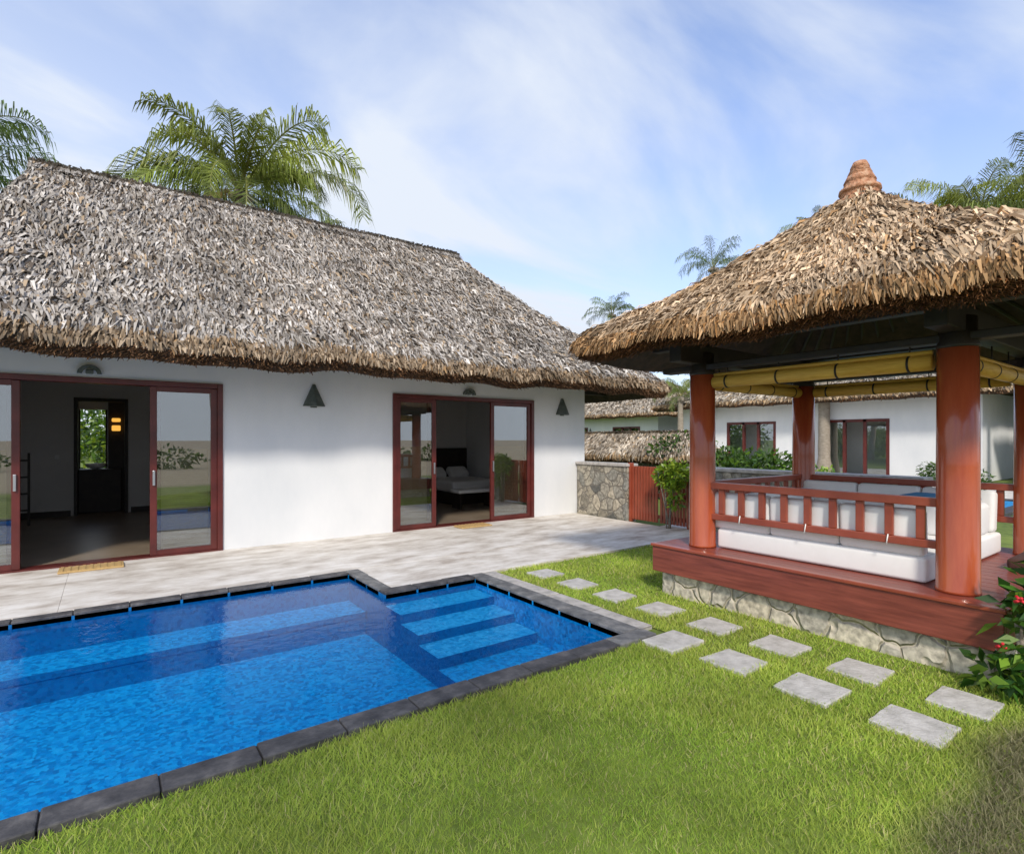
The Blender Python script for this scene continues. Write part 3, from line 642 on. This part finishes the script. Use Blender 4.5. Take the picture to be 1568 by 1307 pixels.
nvilla(29,23.5,36,[(25,27.5),(30,32)],h=3.2)
sheet('terrace',[(19,25.9,3,19)],.01,PATIO)
np_=empty('swimming_pool'); sheet('water_basin',[(14.5,18.5,3.5,9)],.02,TILE,np_)
for a in [(14.2,18.8,3.2,3.5),(14.2,18.8,9,9.3),(14.2,14.5,3.5,9),(18.5,18.8,3.5,9)]: box('coping_stone',*a,-.02,.06,SLATE,np_,.01)
def capwall(x0,x1,y0,y1,h,name):
    P=empty(name); box('wall_body',x0,x1,y0,y1,-.02,h,STONEW,P,.01)
    e=h+.12; o=.45; Es=[A(x0-o,y0-o,e),A(x1+o,y0-o,e),A(x1+o,y1+o,e),A(x0-o,y1+o,e)]
    mx_=(x0+x1)/2; Rs=[A(mx_,y0+.1,e+.55),A(mx_,y0+.1,e+.55),A(mx_,y1-.1,e+.55),A(mx_,y1-.1,e+.55)]
    roof(P,Es,Rs,.1,.2,600,.26,.04,.3,9,wt=.04); return P
capwall(12.2,12.7,8.8,13.2,1.05,'thatched_garden_wall')

# ---------------- sky & sun ----------------
az_s=math.radians(216); el=math.radians(40)
sdir=Vector((math.sin(az_s)*math.cos(el),math.cos(az_s)*math.cos(el),math.sin(el)))
sun=bpy.data.lights.new('sun','SUN'); sun.energy=3.3; sun.angle=math.radians(7); sun.color=(1,.92,.80)
so=bpy.data.objects.new('sun',sun); COL.objects.link(so); so.rotation_euler=sdir.to_track_quat('Z','Y').to_euler()
Wd=bpy.data.worlds.new('World'); S.world=Wd; Wd.use_nodes=True; nt=Wd.node_tree; bg=nt.nodes['Background']
sk=N(nt,'ShaderNodeTexSky',sky_type='NISHITA'); sk.sun_disc=False; sk.sun_elevation=el; sk.sun_rotation=az_s; sk.air_density=1.0; sk.dust_density=.3; sk.ozone_density=1.5
vm=N(nt,'ShaderNodeVectorMath',operation='MULTIPLY'); vm.inputs[1].default_value=(1.35,1.5,1.85); nt.links.new(sk.outputs[0],vm.inputs[0])
tc=N(nt,'ShaderNodeTexCoord'); sx=N(nt,'ShaderNodeSeparateXYZ'); nt.links.new(tc.outputs['Generated'],sx.inputs[0])
mz=N(nt,'ShaderNodeMath',operation='MAXIMUM'); mz.inputs[1].default_value=0; nt.links.new(sx.outputs['Z'],mz.inputs[0])
az2=N(nt,'ShaderNodeMath',operation='ADD'); az2.inputs[1].default_value=.25; nt.links.new(mz.outputs[0],az2.inputs[0])
dx=N(nt,'ShaderNodeMath',operation='DIVIDE'); nt.links.new(sx.outputs['X'],dx.inputs[0]); nt.links.new(az2.outputs[0],dx.inputs[1])
dy=N(nt,'ShaderNodeMath',operation='DIVIDE'); nt.links.new(sx.outputs['Y'],dy.inputs[0]); nt.links.new(az2.outputs[0],dy.inputs[1])
cb=N(nt,'ShaderNodeCombineXYZ'); nt.links.new(dx.outputs[0],cb.inputs[0]); nt.links.new(dy.outputs[0],cb.inputs[1])
mp=N(nt,'ShaderNodeMapping'); mp.inputs['Rotation'].default_value=(0,0,math.radians(25)); mp.inputs['Scale'].default_value=(.7,1.2,1); nt.links.new(cb.outputs[0],mp.inputs[0])
nz=N(nt,'ShaderNodeTexNoise'); nz.inputs['Scale'].default_value=1.25; nz.inputs['Detail'].default_value=10; nz.inputs['Roughness'].default_value=.52; nz.inputs['Distortion'].default_value=.5; nt.links.new(mp.outputs[0],nz.inputs['Vector'])
mr=N(nt,'ShaderNodeMapRange'); mr.interpolation_type='SMOOTHSTEP'; mr.inputs[1].default_value=.40; mr.inputs[2].default_value=.66; mr.inputs[3].default_value=.0; mr.inputs[4].default_value=.85; nt.links.new(nz.outputs['Fac'],mr.inputs[0])
hz=N(nt,'ShaderNodeMapRange'); hz.inputs[1].default_value=.05; hz.inputs[2].default_value=.62; hz.inputs[3].default_value=.75; hz.inputs[4].default_value=0; nt.links.new(mz.outputs[0],hz.inputs[0])
# thicker veil toward the -X side of the sky
vx=N(nt,'ShaderNodeMapRange'); vx.inputs[1].default_value=.75; vx.inputs[2].default_value=-.2; vx.inputs[3].default_value=0; vx.inputs[4].default_value=.4; nt.links.new(sx.outputs['X'],vx.inputs[0])
s0=N(nt,'ShaderNodeMath',operation='ADD'); nt.links.new(vx.outputs[0],s0.inputs[0]); nt.links.new(hz.outputs[0],s0.inputs[1])
sm=N(nt,'ShaderNodeMath',operation='ADD'); sm.use_clamp=True; nt.links.new(mr.outputs[0],sm.inputs[0]); nt.links.new(s0.outputs[0],sm.inputs[1])
mx=N(nt,'ShaderNodeMix',data_type='RGBA'); mx.inputs['B'].default_value=(5.4,5.85,6.6,1)
nt.links.new(sm.outputs[0],mx.inputs['Factor']); nt.links.new(vm.outputs[0],mx.inputs['A']); nt.links.new(mx.outputs['Result'],bg.inputs['Color'])
bg.inputs['Strength'].default_value=.15
print('done')
